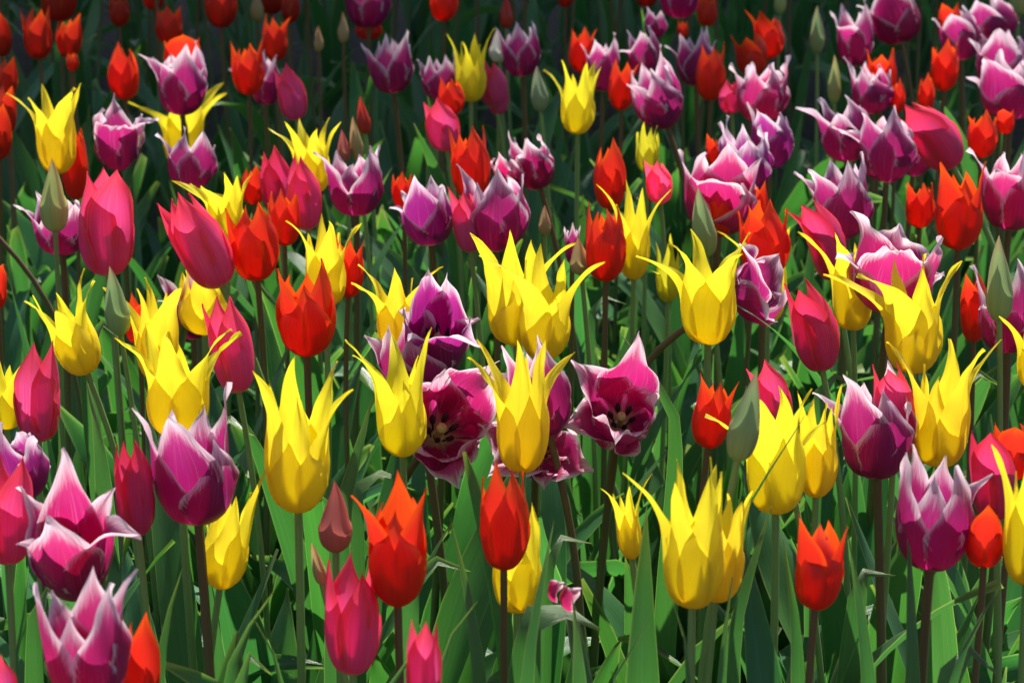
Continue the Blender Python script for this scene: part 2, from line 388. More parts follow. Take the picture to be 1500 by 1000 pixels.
        P, pc = petal(kind, a, u, Rq, hb, rt, ht, nt, ns, rr, WIDE[kind], rf, opened)
        link('petal', grid_mesh('petal', P, pc), PET[kind], root, tuple(Hb - G), col)
    if opened or pitch > 12:
        P, pc = tube(np.array([a*(0.0+i*Ht*0.045) for i in range(9)]), [Rb*.10]*6+[Rb*.16, Rb*.15, Rb*.02], 9)
        link('pistil', grid_mesh('pistil', P, pc), PISTIL, root, tuple(Hb - G))
        for q in range(6):
            u = us[q]*math.cos(.5)+np.cross(a, us[q])*math.sin(.5)
            b0 = u*Rb*.2+a*Ht*.05; b1 = u*Rb*.42+a*Ht*.36
            P, pc = tube(np.array([b0+(b1-b0)*i/8 for i in range(9)]), [Rb*.03]*4+[Rb*.075, Rb*.085, Rb*.085, Rb*.07, Rb*.02], 7)
            link('stamen', grid_mesh('stamen', P, pc), ANTHER, root, tuple(Hb - G))
    add_leaves(root, C - G, leaves, rr, Lh, far)
    return root

def add_leaves(root, C, n, rr, Lh, far=False):
    a0 = rr.uniform(0, 6.28)
    for i in range(n):
        hf = rr.uniform(0.02, 0.10) if i < 2 else rr.uniform(0.12, 0.42)
        j = hf*(len(C)-1); base = C[int(j)] + (C[int(j)+1]-C[int(j)])*(j-int(j))
        L = rr.uniform(0.24, 0.37)*(0.85 if i >= 2 else 1)*Lh/0.47
        W = rr.uniform(0.024, 0.054)*(0.7 if i >= 2 else 1)
        kink = rr.choice([0, 0, 0, 0.9]) if i < 2 else 0
        P, pc = leaf(base, a0 + i*2.4 + rr.uniform(-.5, .5), L, W, rr.uniform(0.04, 0.30), (rr.uniform(0.9, 1.9) if rr.random() < 0.3 else rr.uniform(0.05, 0.8)), rr, nt=(10 if far else 18), ns=(5 if far else 7), kink=kink)
        g = rr.uniform(0.75, 1.15); bl = rr.uniform(0.8, 1.3)
        link('leaf', grid_mesh('leaf', P, pc), LEAF, root, (0, 0, 0), (g*rr.uniform(.8, 1.1), g, g*bl))

def hero_leaf(pts, yd, wpx, turn=0.3, seed=0):
    """a leaf whose visible run is pts (foot to tip), at the distance of flowers footed at yd; it belongs to the nearest plant"""
    rr = random.Random(seed); zc = depth_for(yd); k = zc/F_PX
    W = [world_at(x, y, zc) for x, y in pts]
    root = min(PLANTS, key=lambda o: (o.location[0]-W[0][0])**2 + (o.location[1]-W[0][1])**2)
    G = np.array(root.location)
    foot = np.array([G[0]*0.3+W[0][0]*0.7, G[1]*0.5+W[0][1]*0.5, 0.02])
    Q = [foot] + W
    if len(W) == 2: Q = [foot, W[0], (W[0]+W[1])/2 + np.array([0, rr.uniform(-.02, .02), 0]), W[1]]
    # a smooth run through the points
    tt = np.linspace(0, 1, len(Q)); fine = np.linspace(0, 1, 60)
    C = np.stack([np.interp(fine, tt, [q[i] for q in Q]) for i in range(3)], 1)
    ker = np.hanning(17); ker /= ker.sum()
    for i in range(3):
        v = C[:, i]; vp = np.r_[2*v[0]-v[1:9][::-1], v, 2*v[-1]-v[-9:-1][::-1]]; C[:, i] = np.convolve(vp, ker, 'valid')
    C, t = resample(C, 26)
    D = np.gradient(C, axis=0); D /= np.linalg.norm(D, axis=1)[:, None]
    view = np.array([0, -1, 0.25]); side = np.cross(D, view); side /= np.linalg.norm(side, axis=1)[:, None]; nor = np.cross(side, D)
    tw = turn + rr.uniform(-.25, .25)*np.linspace(-1, 1, 26)
    side, nor = side*np.cos(tw)[:, None] + nor*np.sin(tw)[:, None], nor*np.cos(tw)[:, None] - side*np.sin(tw)[:, None]
    S, Tt = np.meshgrid(np.linspace(-1, 1, 9), t)
    hw = wpx*k*0.5*np.interp(t, [0, .1, .3, .5, .68, .82, .92, 1], [.5, .6, .9, 1, .88, .60, .30, 0] if turn < .75 else [.3, .4, .6, .85, 1.1, 1.15, .8, 0])
    f = 0.7*(1-0.5*Tt)
    P = C[:, None, :] + (hw[:, None]*np.sin(S*f)/f)[..., None]*side[:, None, :] + (hw[:, None]*(1-np.cos(S*f))/f + 0.08*wpx*k*S*S*np.sin(Tt*9+seed))[..., None]*nor[:, None, :]
    edge = (1-np.abs(S))*np.clip(hw/(wpx*k*.5), .001, 1)[:, None]; edge[:, 0] = 0; edge[:, -1] = 0
    g = rr.uniform(.85, 1.1)
    link('leaf', grid_mesh('leaf', P - G, np.stack([S, Tt, edge], -1)), LEAF, root, (0, 0, 0), (g, g, g*rr.uniform(.95, 1.15)))
PLANTS = []

# ------------------------------------------------------------------ the ground: one sheet of soil with clods
def ground():
    n = 90
    u = np.linspace(-1, 1, n); X = np.sign(u)*(np.abs(u)*2 + 60*np.abs(u)**7); Y = 2.5 + np.sign(u)*(np.abs(u)*3 + 120*np.abs(u)**7)
    xx, yy = np.meshgrid(X, Y)
    rs = np.random.RandomState(3); zz = rs.uniform(-0.014, 0.0, xx.shape)
    P = np.stack([xx, yy, zz], -1); me = grid_mesh('soil', P, P*0)
    o = link('soil', me, SOIL, None, (0, 0, 0)); o['kind'] = 'structure'
ground()

# ------------------------------------------------------------------ the flowers
# kind | foot of the flower | cup width | side lean, lean to the viewer, nearer(+)/farther(-) | petal tips | label  (photo pixels at the first placing; sizes in metres follow from the distance)
FLOWERS = '''
# yellow
Y|85,254|58|0|8,137 40,143 62,123b 118,122 114,128f|yellow tulip with long curling tips above the greenish bud with red base
Y|270,246|58|0,0,-140|184,150 202,161 315,130 330,122 333,137|yellow tulip half hidden behind two stacked purple and white tulips
Y|462,282|52|-4|392,188 416,178 437,173 466,188 482,172 500,179|yellow tulip with six spiky tips behind the closed pink pair
Y|690,149|46|0|655,50 678,62 692,48 701,66 724,42|small yellow tulip beside the white bud, above a pink goblet
Y|846,196|50|0|796,103 823,88 858,90 872,88 880,98|slender yellow tulip standing alone beside the pale green bud
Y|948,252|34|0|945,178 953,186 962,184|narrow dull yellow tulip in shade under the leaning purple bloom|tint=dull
Y|332,352|54|0|250,265 275,270 290,272 320,253 347,256 369,254|yellow tulip behind the tilted magenta goblet, tips under a purple bloom
Y|300,488|74|0,0,-92|275,392 300,386 345,380|yellow tulip cup whose top is hidden by the tilted magenta goblet
Y|478,449|60|0|418,323 475,312 488,323 530,327|yellow tulip between two red ones, above the large open red tulip
Y|582,512|60|0|513,415 524,387 588,391 651,390|yellow tulip with spreading tips just behind the pale violet open bloom
Y|928,409|48|0,0,-10|873,270 903,300 918,263 939,275 984,278|yellow tulip with sweeping tips pressed against a tall red tulip
Y|757,504|82|-3|688,340 770,335b 776,352b 845,357|rear of the two large overlapping yellow tulips below a purple bloom
Y|796,527|74|2|697,374 795,356b 888,384 811,441f|front of the two large overlapping yellow tulips, one tip folded over
Y|1037,503|80|0|930,375 980,356 1011,336b 1098,340 1095,357 1094,372|large bright yellow tulip with six curling tips beside a toppled purple bloom
Y|590,667|74|-1|504,498 516,520 564,489b 632,480 578,558f|plump yellow tulip with a folded front petal beside the sprawling magenta bloom
Y|765,690|78|0|686,523 697,497 764,497 798,496 843,516|tall yellow tulip standing right above the glowing red cup
Y|437,748|92|0|370,542f 454,522b 493,528b 518,571f|large yellow tulip with a small slit near the foot of its cup
Y|262,640|92|0|167,495 215,474b 278,485 340,481 356,490|wide yellow tulip with crinkled tips behind the big purple cup|ruff=0.14
Y|128,547|66|-19|36,441 49,432 124,393 139,411 92,451|yellow tulip leaning over beside the closed pink bloom near the edge
Y|232,556|64|0,0,-75|150,421 203,422 216,406 271,420|yellow tulip behind the grey green bud, its cup mostly covered
Y|10,627|60|0|-12,519 9,524 43,525 -45,530|yellow tulip cut by the frame edge behind the salmon pink bloom
Y|322,860|70|10,0,-120|388,689 338,725 322,750 300,760|yellow tulip tucked behind the dark stem of the big purple cup
Y|757,895|72|0,0,-110|777,735 720,770 745,750|yellow tulip cup peeking out behind the glowing red cup
Y|926,818|36|-8,0,-30|878,715 922,710 956,693|small split yellow bloom behind a broad leaf, partly hidden
Y|1014,888|90|0|911,692 990,705 995,672 1038,668 1049,681 1053,691|biggest yellow tulip in front, with many tips, above bare green stems
Y|1047,879|76|3,0,-25|1103,718 1060,722 1085,735 1035,735|yellow tulip overlapped by the biggest yellow one, on its far side
Y|1136,750|86|-2|1032,608 1104,583 1133,565 1188,568 1209,618|yellow tulip crossed by a thin green blade behind the tall green bud
Y|1195,727|60|0|1232,562 1168,572 1205,590|yellow tulip behind the blade-crossed one, beside a big purple cup
Y|1375,682|82|0|1299,500 1386,496b 1441,510 1468,497|tall yellow tulip with four antler-like tips above the white-tipped purple bloom
Y|1337,545|84|-2|1203,403 1249,402 1312,380b 1350,372b 1409,382|wide spreading yellow tulip in front of the rosy blown-open bloom
Y|1250,483|58|-4|1167,339 1215,341 1275,395|yellow tulip partly hidden under the rosy blown-open bloom
Y|1520,570|60|-2|1463,463 1530,470 1500,480|yellow tulip at the frame edge with one long tip beside a purple bloom
Y|1503,855|72|0|1451,651 1530,660 1500,650 1560,680|large yellow tulip cut by the frame edge beside the red teardrop
Y|1125,472|50|0,0,-85|1049,339 1158,330 1100,350|yellow tulip almost hidden behind the toppled purple bloom and orange red cup
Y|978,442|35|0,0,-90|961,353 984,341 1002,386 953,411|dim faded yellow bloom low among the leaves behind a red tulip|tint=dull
# red
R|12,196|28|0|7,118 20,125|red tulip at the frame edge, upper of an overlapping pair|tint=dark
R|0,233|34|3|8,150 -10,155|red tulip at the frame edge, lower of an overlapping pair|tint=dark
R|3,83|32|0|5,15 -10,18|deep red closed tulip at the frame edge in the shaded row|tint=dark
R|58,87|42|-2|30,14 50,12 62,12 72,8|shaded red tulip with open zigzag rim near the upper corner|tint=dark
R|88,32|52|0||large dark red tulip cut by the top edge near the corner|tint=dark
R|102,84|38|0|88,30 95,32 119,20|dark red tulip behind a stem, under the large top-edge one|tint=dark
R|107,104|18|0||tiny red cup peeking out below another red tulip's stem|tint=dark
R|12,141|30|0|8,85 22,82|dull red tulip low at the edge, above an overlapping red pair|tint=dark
R|184,146|44|-3|170,70 181,60 190,72|egg-shaped orange red tulip beside the top purple and white bloom
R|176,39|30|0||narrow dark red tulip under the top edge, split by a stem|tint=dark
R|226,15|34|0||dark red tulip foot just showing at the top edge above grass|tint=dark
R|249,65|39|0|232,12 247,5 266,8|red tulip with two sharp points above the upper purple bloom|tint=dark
R|268,118|55|0|240,60 281,50 292,55|red tulip mostly hidden behind the upper purple and white bloom
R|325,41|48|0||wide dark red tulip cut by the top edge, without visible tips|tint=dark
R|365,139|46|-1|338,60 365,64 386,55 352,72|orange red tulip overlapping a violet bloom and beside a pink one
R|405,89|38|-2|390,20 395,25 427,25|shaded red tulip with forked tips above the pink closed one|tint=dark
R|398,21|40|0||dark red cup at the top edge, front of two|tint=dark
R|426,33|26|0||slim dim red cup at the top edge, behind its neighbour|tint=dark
R|650,31|40|0||clear red cup hanging at the top edge above the yellow star
R|540,59|38|0,0,-25|517,20 560,25|red tulip showing only its foot under the top-edge purple cup
R|662,169|38|-3|645,112 660,115|small red tulip between a purple bloom and the yellow star
R|690,291|56|-1|658,188 672,192 690,183 707,184|bright orange red tulip with jagged rim beside a closed pink bud-like bloom
R|592,306|34|0|577,255 590,250 602,254|small red tulip with flat rim behind a leaning violet bloom
R|372,299|36|0|376,240 362,246|red tulip tucked between the spiky yellow and magenta goblets
R|377,410|70|-4|330,305 362,300 378,295 392,297|tall red tulip overlapping the tilted magenta goblet's edge
R|417,359|46|0|399,280 412,275 435,280|orange tulip in front of the tall closed magenta bloom
R|450,520|84|0|406,393f 425,402b 440,400b 470,378f 475,394|large open red tulip with tall dagger petals and two dark stems below
R|510,435|42|4|492,343 520,350 533,350|red tulip with chopped-off rim behind a yellow one
R|583,885|86|0|512,726f 581,687b 625,714f 562,737b|largest red tulip in front, with splayed orange-edged petals
R|738,832|72|0|708,699 727,673 748,685 764,690|glowing red cup on a dark stem below the tall yellow tulip
R|1037,655|54|6|1025,546 1056,558 1083,558|orange red tulip beside the tall green bud, behind a yellow tip
R|1194,890|70|3|1168,752 1212,761b 1242,771 1190,765|red tulip standing alone low among leaves on a brown stem
R|1441,829|54|0,0,15|1437,738|red teardrop-shaped closed tulip beside the white-tipped purple bloom
R|207,1040|54|2,0,-60|219,893 193,910|red tulip showing one upright petal behind the lowest purple bloom
R|1403,365|68|-1|1376,237f 1413,250b 1444,236f 1395,255b|large orange red urn with flared tips above the single green bud
R|1347,333|43|0|1328,265 1345,267 1365,267|small squat red tulip with level rim beside the large red urn
R|1118,409|72|0|1080,310 1095,300 1115,293 1125,292 1152,305|ragged flame orange tulip behind the toppled purple bloom
R|1105,332|36|0|1122,262 1095,270|red tulip hidden behind the ragged flame orange one
R|1053,346|50|0|1028,258 1050,265 1072,262|orange red tulip in front of the big rosy white-edged bloom
R|887,411|59|0|864,295 885,305 903,302 877,310|tall smooth red tulip in front of a sweeping yellow one
R|893,306|47|0|897,200 881,226 905,216|orange tulip with one high dark petal, behind the tall smooth red one
R|910,161|38|0|903,85 920,90 940,90|orange red tulip beside the leaning violet bloom with white rims
R|850,106|36|2|838,42 858,38 875,42|small orange tulip behind the slender lone yellow one
R|1040,147|43|0|1028,65 1045,68 1061,62|straight sided red tulip in front of a pale-tipped purple bloom
R|1100,110|45|0|1069,52 1090,55 1107,47|orange tulip just above the ragged faded purple bloom
R|1126,86|42|0|1090,15 1110,15 1135,25|soft red tulip behind the orange one and a leaf bundle
R|1035,39|29|0||red tulip at the top edge right beside the dark purple cup
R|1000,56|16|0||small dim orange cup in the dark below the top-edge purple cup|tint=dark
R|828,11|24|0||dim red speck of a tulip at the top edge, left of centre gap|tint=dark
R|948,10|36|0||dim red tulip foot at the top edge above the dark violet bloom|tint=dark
R|1290,151|44|0|1270,72 1285,80 1308,70|orange tulip rising behind the cluster of violet blooms
R|1314,166|22|0|1317,113|narrow red bloom squeezed behind the leaning crimson pink goblet
R|1382,133|40|0|1374,55 1366,70 1403,62|red tulip with two horns below the violet pair by the corner
R|1355,166|25|0|1354,105|small closed red tulip beside the two-horned red one
R|1437,231|43|0|1418,170 1432,160 1458,172|open orange red tulip under the many-petalled violet bloom
R|1390,62|36|0|1377,5 1403,3|orange tulip half hidden behind the violet pair by the corner
R|112,292|40|0,0,-60|112,168|red petal column showing behind the curling yellow tulip
R|-3,452|28|0|8,385 -14,385|red sliver of a tulip at the frame edge above a yellow one
R|1426,500|40|-2,0,-30|1428,390 1412,400|red tulip hidden behind the plum bloom that stands by the green bud
R|1482,700|62|0|1457,618 1475,625 1493,620|orange red tulip behind the crimson twisted bloom at the frame edge
R|1045,242|22|0|1035,195|single red tip showing behind faded violet blooms
R|205,502|44|0,0,-80|192,428 235,432|orange tip of a tulip just visible behind a yellow one
R|1472,196|26|0|1465,160 1485,158|red tulip nearly covered by the many-petalled violet bloom
# purple
P|268,168|70|0|200,80 222,85 243,82 275,65 285,60 300,95|purple and white tulip on top of a yellow one, upper of two
P|175,248|68|0,8|165,137 140,180 207,167 232,173 190,187|ruffled dark purple tulip with curled white rims beside the yellow curling one|ruff=0.22
P|283,276|68|0|230,195 275,187 298,190 315,213|violet and white tulip below another, overlapping the same yellow one
P|390,154|44|0,0,-30|333,103 395,73 405,80|violet tulip almost hidden behind an orange red one
P|577,136|62|-5|529,63 571,49 597,44 600,66|plum tulip with pale foot standing clear against the dark gap
P|540,41|64|0||plum cup hanging from the top edge above the dark gap
P|645,146|52|0|612,87 630,82 651,80 665,75|purple tulip behind a small red one and the yellow star
P|765,112|56|-4|725,40 760,30 778,30|dark purple tulip with white points beside the white bud
P|882,134|46|0|850,65 868,57 900,48|violet tulip behind the slender lone yellow one's tips
P|945,110|46|-3|905,75 918,45 935,46 948,38|violet tulip with white points behind the orange red one
P|978,187|70|-20|918,125 940,107 966,66 972,98|leaning violet tulip with one tall thin petal and white rims
P|1020,126|56|-3|973,68 995,50 1025,40 1035,38 1047,60|pale-tipped purple tulip behind the straight sided red one
P|1115,177|74|0,8|1072,92 1100,92 1150,82 1125,95|ragged faded purple tulip with brownish curled petals|ruff=0.25 tint=rose
P|1128,246|60|2|1093,150 1140,165 1105,160|violet tulip behind the paler tattered one, single high point|tint=violet
P|1095,287|72|-4|1052,180 1070,170 1085,205 1118,195|tattered pale violet tulip above the big rosy white-edged bloom|tint=violet ruff=0.18
P|1052,337|104|0,14|994,219 1061,209 1115,232 1010,270 1085,270|big rosy white-edged bloom opened wide behind a red cup|tint=rose
P|995,27|58|0||dark purple cup hanging from the top edge beside a red one
P|960,56|32|0|948,10 968,15|dim violet tulip in the dark below the top edge
P|792,276|60|-16|745,190 770,203 795,208|crumpled purple tulip leaning on a dark bent stem|ruff=0.16 tint=crimson
P|748,281|44|-5,8|730,222 722,232 745,235|withered faded bloom crumpled behind the crumpled purple one|ruff=0.3 tint=tan
P|522,315|76|0|459,222 494,220 541,213f 556,212 530,240|round plum tulip with pointed white-edged rim on a dark stem
P|632,358|74|-6|570,305 587,281 604,255f 632,257 648,275|leaning violet tulip with sharp points on a bent dark stem|tint=violet
P|727,366|92|0|670,240 717,245f 765,255f 740,258b 700,268|large purple tulip with broad white-rimmed petals above two yellow ones
P|645,537|84|-2,38|635,394 712,508 592,455 700,470 600,500|pale violet open bloom with one tall broad petal and cream heart|tint=violet
P|612,577|96|-8,4,-28|532,494 570,476 621,455 590,490 645,510|violet tulip with narrow rolled petals behind the plump yellow one
P|640,640|108|20,46,-35|703,518 723,623 667,718 613,668 617,560 660,545|sprawling magenta bloom facing forward on a curved dark stem|tint=rose ruff=0.14 stem=-140
P|805,637|84|-12|697,548 733,506 788,490 826,545|purple tulip half behind the tall yellow one on a long dark stem|stem=42
P|908,622|92|3,46|902,480 836,527 955,575 825,628 925,655 885,640|crimson and white bloom gaping forward with dark stamens on show|tint=rose ruff=0.16
P|788,664|86|4,50,-40|868,692 775,715 695,645 716,700 830,640 790,625|drooping magenta bloom low behind the tall yellow tulip|tint=rose ruff=0.15
P|1076,444|92|62,10|1138,368 1149,421 1124,472 1080,350 1120,385|toppled purple bloom lying sideways beside the large bright yellow one|stem=-100
P|1235,349|82|-3|1161,255 1182,250 1212,232 1235,235 1260,222f|violet tulip with splayed white-rimmed petals beside the crimson goblet
P|1303,445|124|0,24,48|1246,310 1340,333 1381,348 1224,378 1298,367 1384,402|rosy blown-open bloom behind the wide spreading yellow tulip|tint=rose ruff=0.14
P|1478,334|84|0,8|1416,219 1500,212 1454,248 1540,240|bright pink and white bloom at the edge beside the red urn|tint=rose
P|1480,173|92|0|1414,115 1438,84f 1466,72b 1490,92f 1515,78|many-petalled violet bloom with white spiky tips at the edge
P|1468,132|80|0,0,-22|1418,58 1438,50 1460,42 1476,44 1490,54 1506,60|violet bloom hidden right behind the many-petalled one
P|1452,62|76|-6|1402,15 1428,0 1445,-8|violet tulip by the upper corner, larger of a pair
P|1408,88|56|-6|1366,27 1390,20 1407,10|violet tulip by the upper corner, smaller and lower of a pair
P|1320,63|70|-16|1255,8 1285,-10 1325,-18|glossy wine red cup leaning at the top edge on a bent stem|tint=crimson
P|1252,98|52|-2|1215,17 1232,5 1265,0 1274,30 1222,40|upright purple tulip with split white points beside a green bud
P|1278,166|60|-3|1236,83 1262,98 1272,108 1303,103|violet tulip in the cluster, topmost, before an orange one
P|1240,236|72|-4|1164,158 1200,143 1234,140 1225,165|violet tulip in the cluster with the longest sideways white tip
P|1298,266|80|0|1215,187 1262,160f 1300,155f 1318,178|violet tulip in the cluster with cream foot, nearest of all
P|1337,257|58|2,0,-35|1315,172 1330,180|plum tulip squeezed between the cluster and the crimson pink goblet
P|1476,515|88|-2|1425,388 1487,378 1505,390 1433,450|plum tulip with pale rims behind the single upright green bud
P|1285,698|104|-4|1189,576 1233,548 1297,530b 1288,570f 1330,590|big purple cup with white-tipped outer petal on a dark stem
P|1362,832|108|2|1327,662 1338,650b 1383,668b 1397,682 1455,694|white-tipped purple bloom with one petal spread toward a red teardrop
P|291,765|116|-2|192,598 238,610 302,595b 332,559b 311,645f|largest purple cup in front of the wide crinkled yellow tulip
P|115,862|112|0,30|123,657b 28,715 167,718 30,799 209,789 105,760f|wide open magenta star with pale rims, petals bent outward|tint=rose
P|135,1025|120|-3|54,852 75,865 134,828b 162,852 199,832 109,900f|lowest purple and white tulip with upright points by a red petal|tint=rose
P|92,371|76|0,6|18,301 50,281 110,297 60,320|purple tulip spread behind the greenish bud with red base
P|283,496|60|-2,0,-110|230,403 271,391 230,441|purple tulip mostly hidden behind yellow cups, two white tips showing
P|38,727|84|-8,10|10,617 -12,625 52,640 -30,690|faded lilac bloom at the edge behind the pink pair|tint=violet ruff=0.2
P|838,386|22|0|826,332 836,325 850,330|tiny purple and white bloom deep among the stems
# pink
K|160,403|80|-2|126,250f 158,246b 178,249|tall rosy goblet above the grey green bud
K|325,419|74|-24|230,297 252,290 262,280 276,283|tilted magenta goblet leaning on a curving green stem
K|350,574|60|-8|296,445 318,430 337,433|pink goblet between crinkled yellow petals and a curving green stem
K|57,646|66|2|61,500 78,498 20,594|salmon pink closed bloom with one peeling petal on a green stem
K|203,784|56|-3|171,650 181,645 197,642|slim rosy goblet beside the largest purple cup|tint=crimson
K|12,824|80|0|5,665 35,667 -22,660|broad pink tulip at the frame edge behind the magenta star
K|517,985|80|0,0,-110|482,819 519,805f 540,824 530,835|glossy pink tulip with pale heart below the largest red one
K|621,1040|52|0|603,905 630,908 640,911|rosy tube of a tulip rising from the bottom edge on its own
K|3,1050|50|0|5,957 -12,960|pink tulip corner peeking in at the bottom edge
K|1205,542|64|-12|1148,415 1165,424 1178,408|crimson pink goblet leaning beside the toppled purple bloom|tint=crimson
K|1222,409|54|-14|1148,308 1170,300 1187,292|pink goblet behind the yellow tulip under the rosy blown-open bloom|tint=crimson
K|1396,245|66|-33|1310,165 1322,155 1335,152|crimson pink goblet leaning hard beside the violet cluster|tint=crimson
K|655,221|50|-9|620,150 632,143|smooth pink egg-shaped bloom beside the jagged orange red tulip
K|727,155|42|-10,0,-15|712,88 722,90|dusty pink goblet tucked behind the yellow star's foot
K|730,168|30|0,0,-30||small dusty pink foot of a bloom under another pink goblet
K|434,176|42|-9|400,100 415,92|small pink goblet leaning beside the violet bloom and a dark red one
K|408,312|44|-4|386,222 402,212|rosy goblet behind the magenta one, rear of a closed pair|tint=crimson
K|451,336|50|-6|433,224 440,228|tall closed magenta bloom, front of a pair before the spiky yellow
K|968,298|38|-6|942,232 952,236|shrivelled pale pink bud-like bloom below a dim yellow one|tint=pale
K|1143,632|52|-14|1107,528 1092,540|pink goblet behind the tall green bud and blade-crossed yellow tulip
K|1458,760|66|-6|1423,630 1438,633 1452,640|crimson twisted bloom behind the spread petal of the white-tipped purple one|tint=crimson
K|1308,680|64|0|1277,533 1312,531 1290,540|pink bloom hidden behind the big purple cup, two red points up
K|690,369|44|-6|655,272 668,280|rosy petal column beside the large purple tulip's flank
K|1072,166|36|-4|1065,116 1075,120|pink red bloom half behind the ragged faded purple one
# buds
B|81,339|42|0,0,50|78,232|plump yellow green bud flushed red at its base|tint=ylw
B|177,490|38|-6|153,390|grey green pointed bud beside the yellow tulip it overlaps|tint=grey
B|792,163|26|-5|777,97|pale green bud on a thin stem beside the slender yellow tulip|tint=soft
B|1035,376|38|-8|1013,275|dark green bud leaning against an orange red tulip|tint=grey
B|1080,674|46|10,0,160|1110,542|tall green bud in front of the blade-crossed yellow tulip|tint=grey
B|1464,470|40|-4,0,70|1447,345|single upright green bud before the plum bloom
B|1197,79|22|-2|1192,8|slim fresh green bud beside the upright split purple tulip
B|1222,151|20|-2|1215,80|yellowish bud beside the violet cluster's topmost bloom|tint=ylw
B|798,345|19|0|800,300|small tan bud low between dark stems|tint=tan
B|473,856|20|-12|451,795|small purple-tinged bud low beside a tall yellow tulip's stem|tint=tan
B|852,402|32|-6|840,348|brownish pink bud behind the tall smooth red tulip|tint=tan
B|525,236|20|-6|515,170|dull green bud above the round plum tulip|tint=tan
B|505,238|20|-4|495,190|reddish tan bud leaning beside the dull green one|tint=pinkbud
B|732,91|30|-4|724,42|white bud with a dark seam beside the dark purple tulip|tint=white
B|535,196|20|-6|524,141|slender red bud alone in the dark gap|tint=redbud
B|1142,21|18|0||yellow bud at the top edge above the soft red tulip|tint=ylw
B|1492,23|32|0||yellow green bud in the upper corner behind violet blooms|tint=ylw
B|492,807|50|0|485,703|striped pink and green closed bloom behind a dark curved stem|tint=pinkbud
B|742,42|20|0||brownish red bud at the top edge above the white bud|tint=redbud
B|503,63|17|0||brown bud in the dark beside the plum top-edge cup|tint=tan dark=1
B|467,76|14|0||dimmest brown bud in the dark gap between stems|tint=tan dark=1
B|377,32|20|0||brown bud between two dark red cups at the top edge|tint=tan dark=1
P|-34,318|58|-38||purple tulip just outside the frame, its bent stem arching in at the edge|stem=105
'''
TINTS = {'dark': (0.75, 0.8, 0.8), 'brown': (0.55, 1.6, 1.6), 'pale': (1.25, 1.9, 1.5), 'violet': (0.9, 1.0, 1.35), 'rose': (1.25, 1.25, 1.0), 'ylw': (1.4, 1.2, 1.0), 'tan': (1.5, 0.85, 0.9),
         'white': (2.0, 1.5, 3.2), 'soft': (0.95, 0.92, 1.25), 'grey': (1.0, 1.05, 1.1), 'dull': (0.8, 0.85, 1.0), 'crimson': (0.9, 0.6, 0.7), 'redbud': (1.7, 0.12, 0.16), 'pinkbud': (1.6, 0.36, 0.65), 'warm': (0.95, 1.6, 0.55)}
for line in FLOWERS.strip().splitlines():
    line = line.strip()
    if not line or line.startswith('#'): continue
    f = [s.strip() for s in line.split('|')]
    kind, (bx, by), w = f[0], map(float, f[1].split(',')), float(f[2])
    tp = [float(v) for v in f[3].split(',')] if f[3] else []
    tilt, pit, off = (tp + [0, 0, 0])[:3]
    tips = [(float(p.rstrip('fb').split(',')[0]), float(p.rstrip('fb').split(',')[1]), {'f': 1, 'b': -1}.get(p[-1], 0)) for p in f[4].split()]
    kw = {}
    for o in (f[6].split() if len(f) > 6 else []):
        key, v = o.split('=')
        kw[key] = TINTS[v] if key == 'tint' else (v == '1') if key == 'dark' else int(v) if key == 'leaves' else float(v)
    PLANTS.append(plant(kind, bx, by, w, tilt, pit, off, tips, f[5], random.Random(int(bx*31+by*977)), far=(by < 130), **kw))
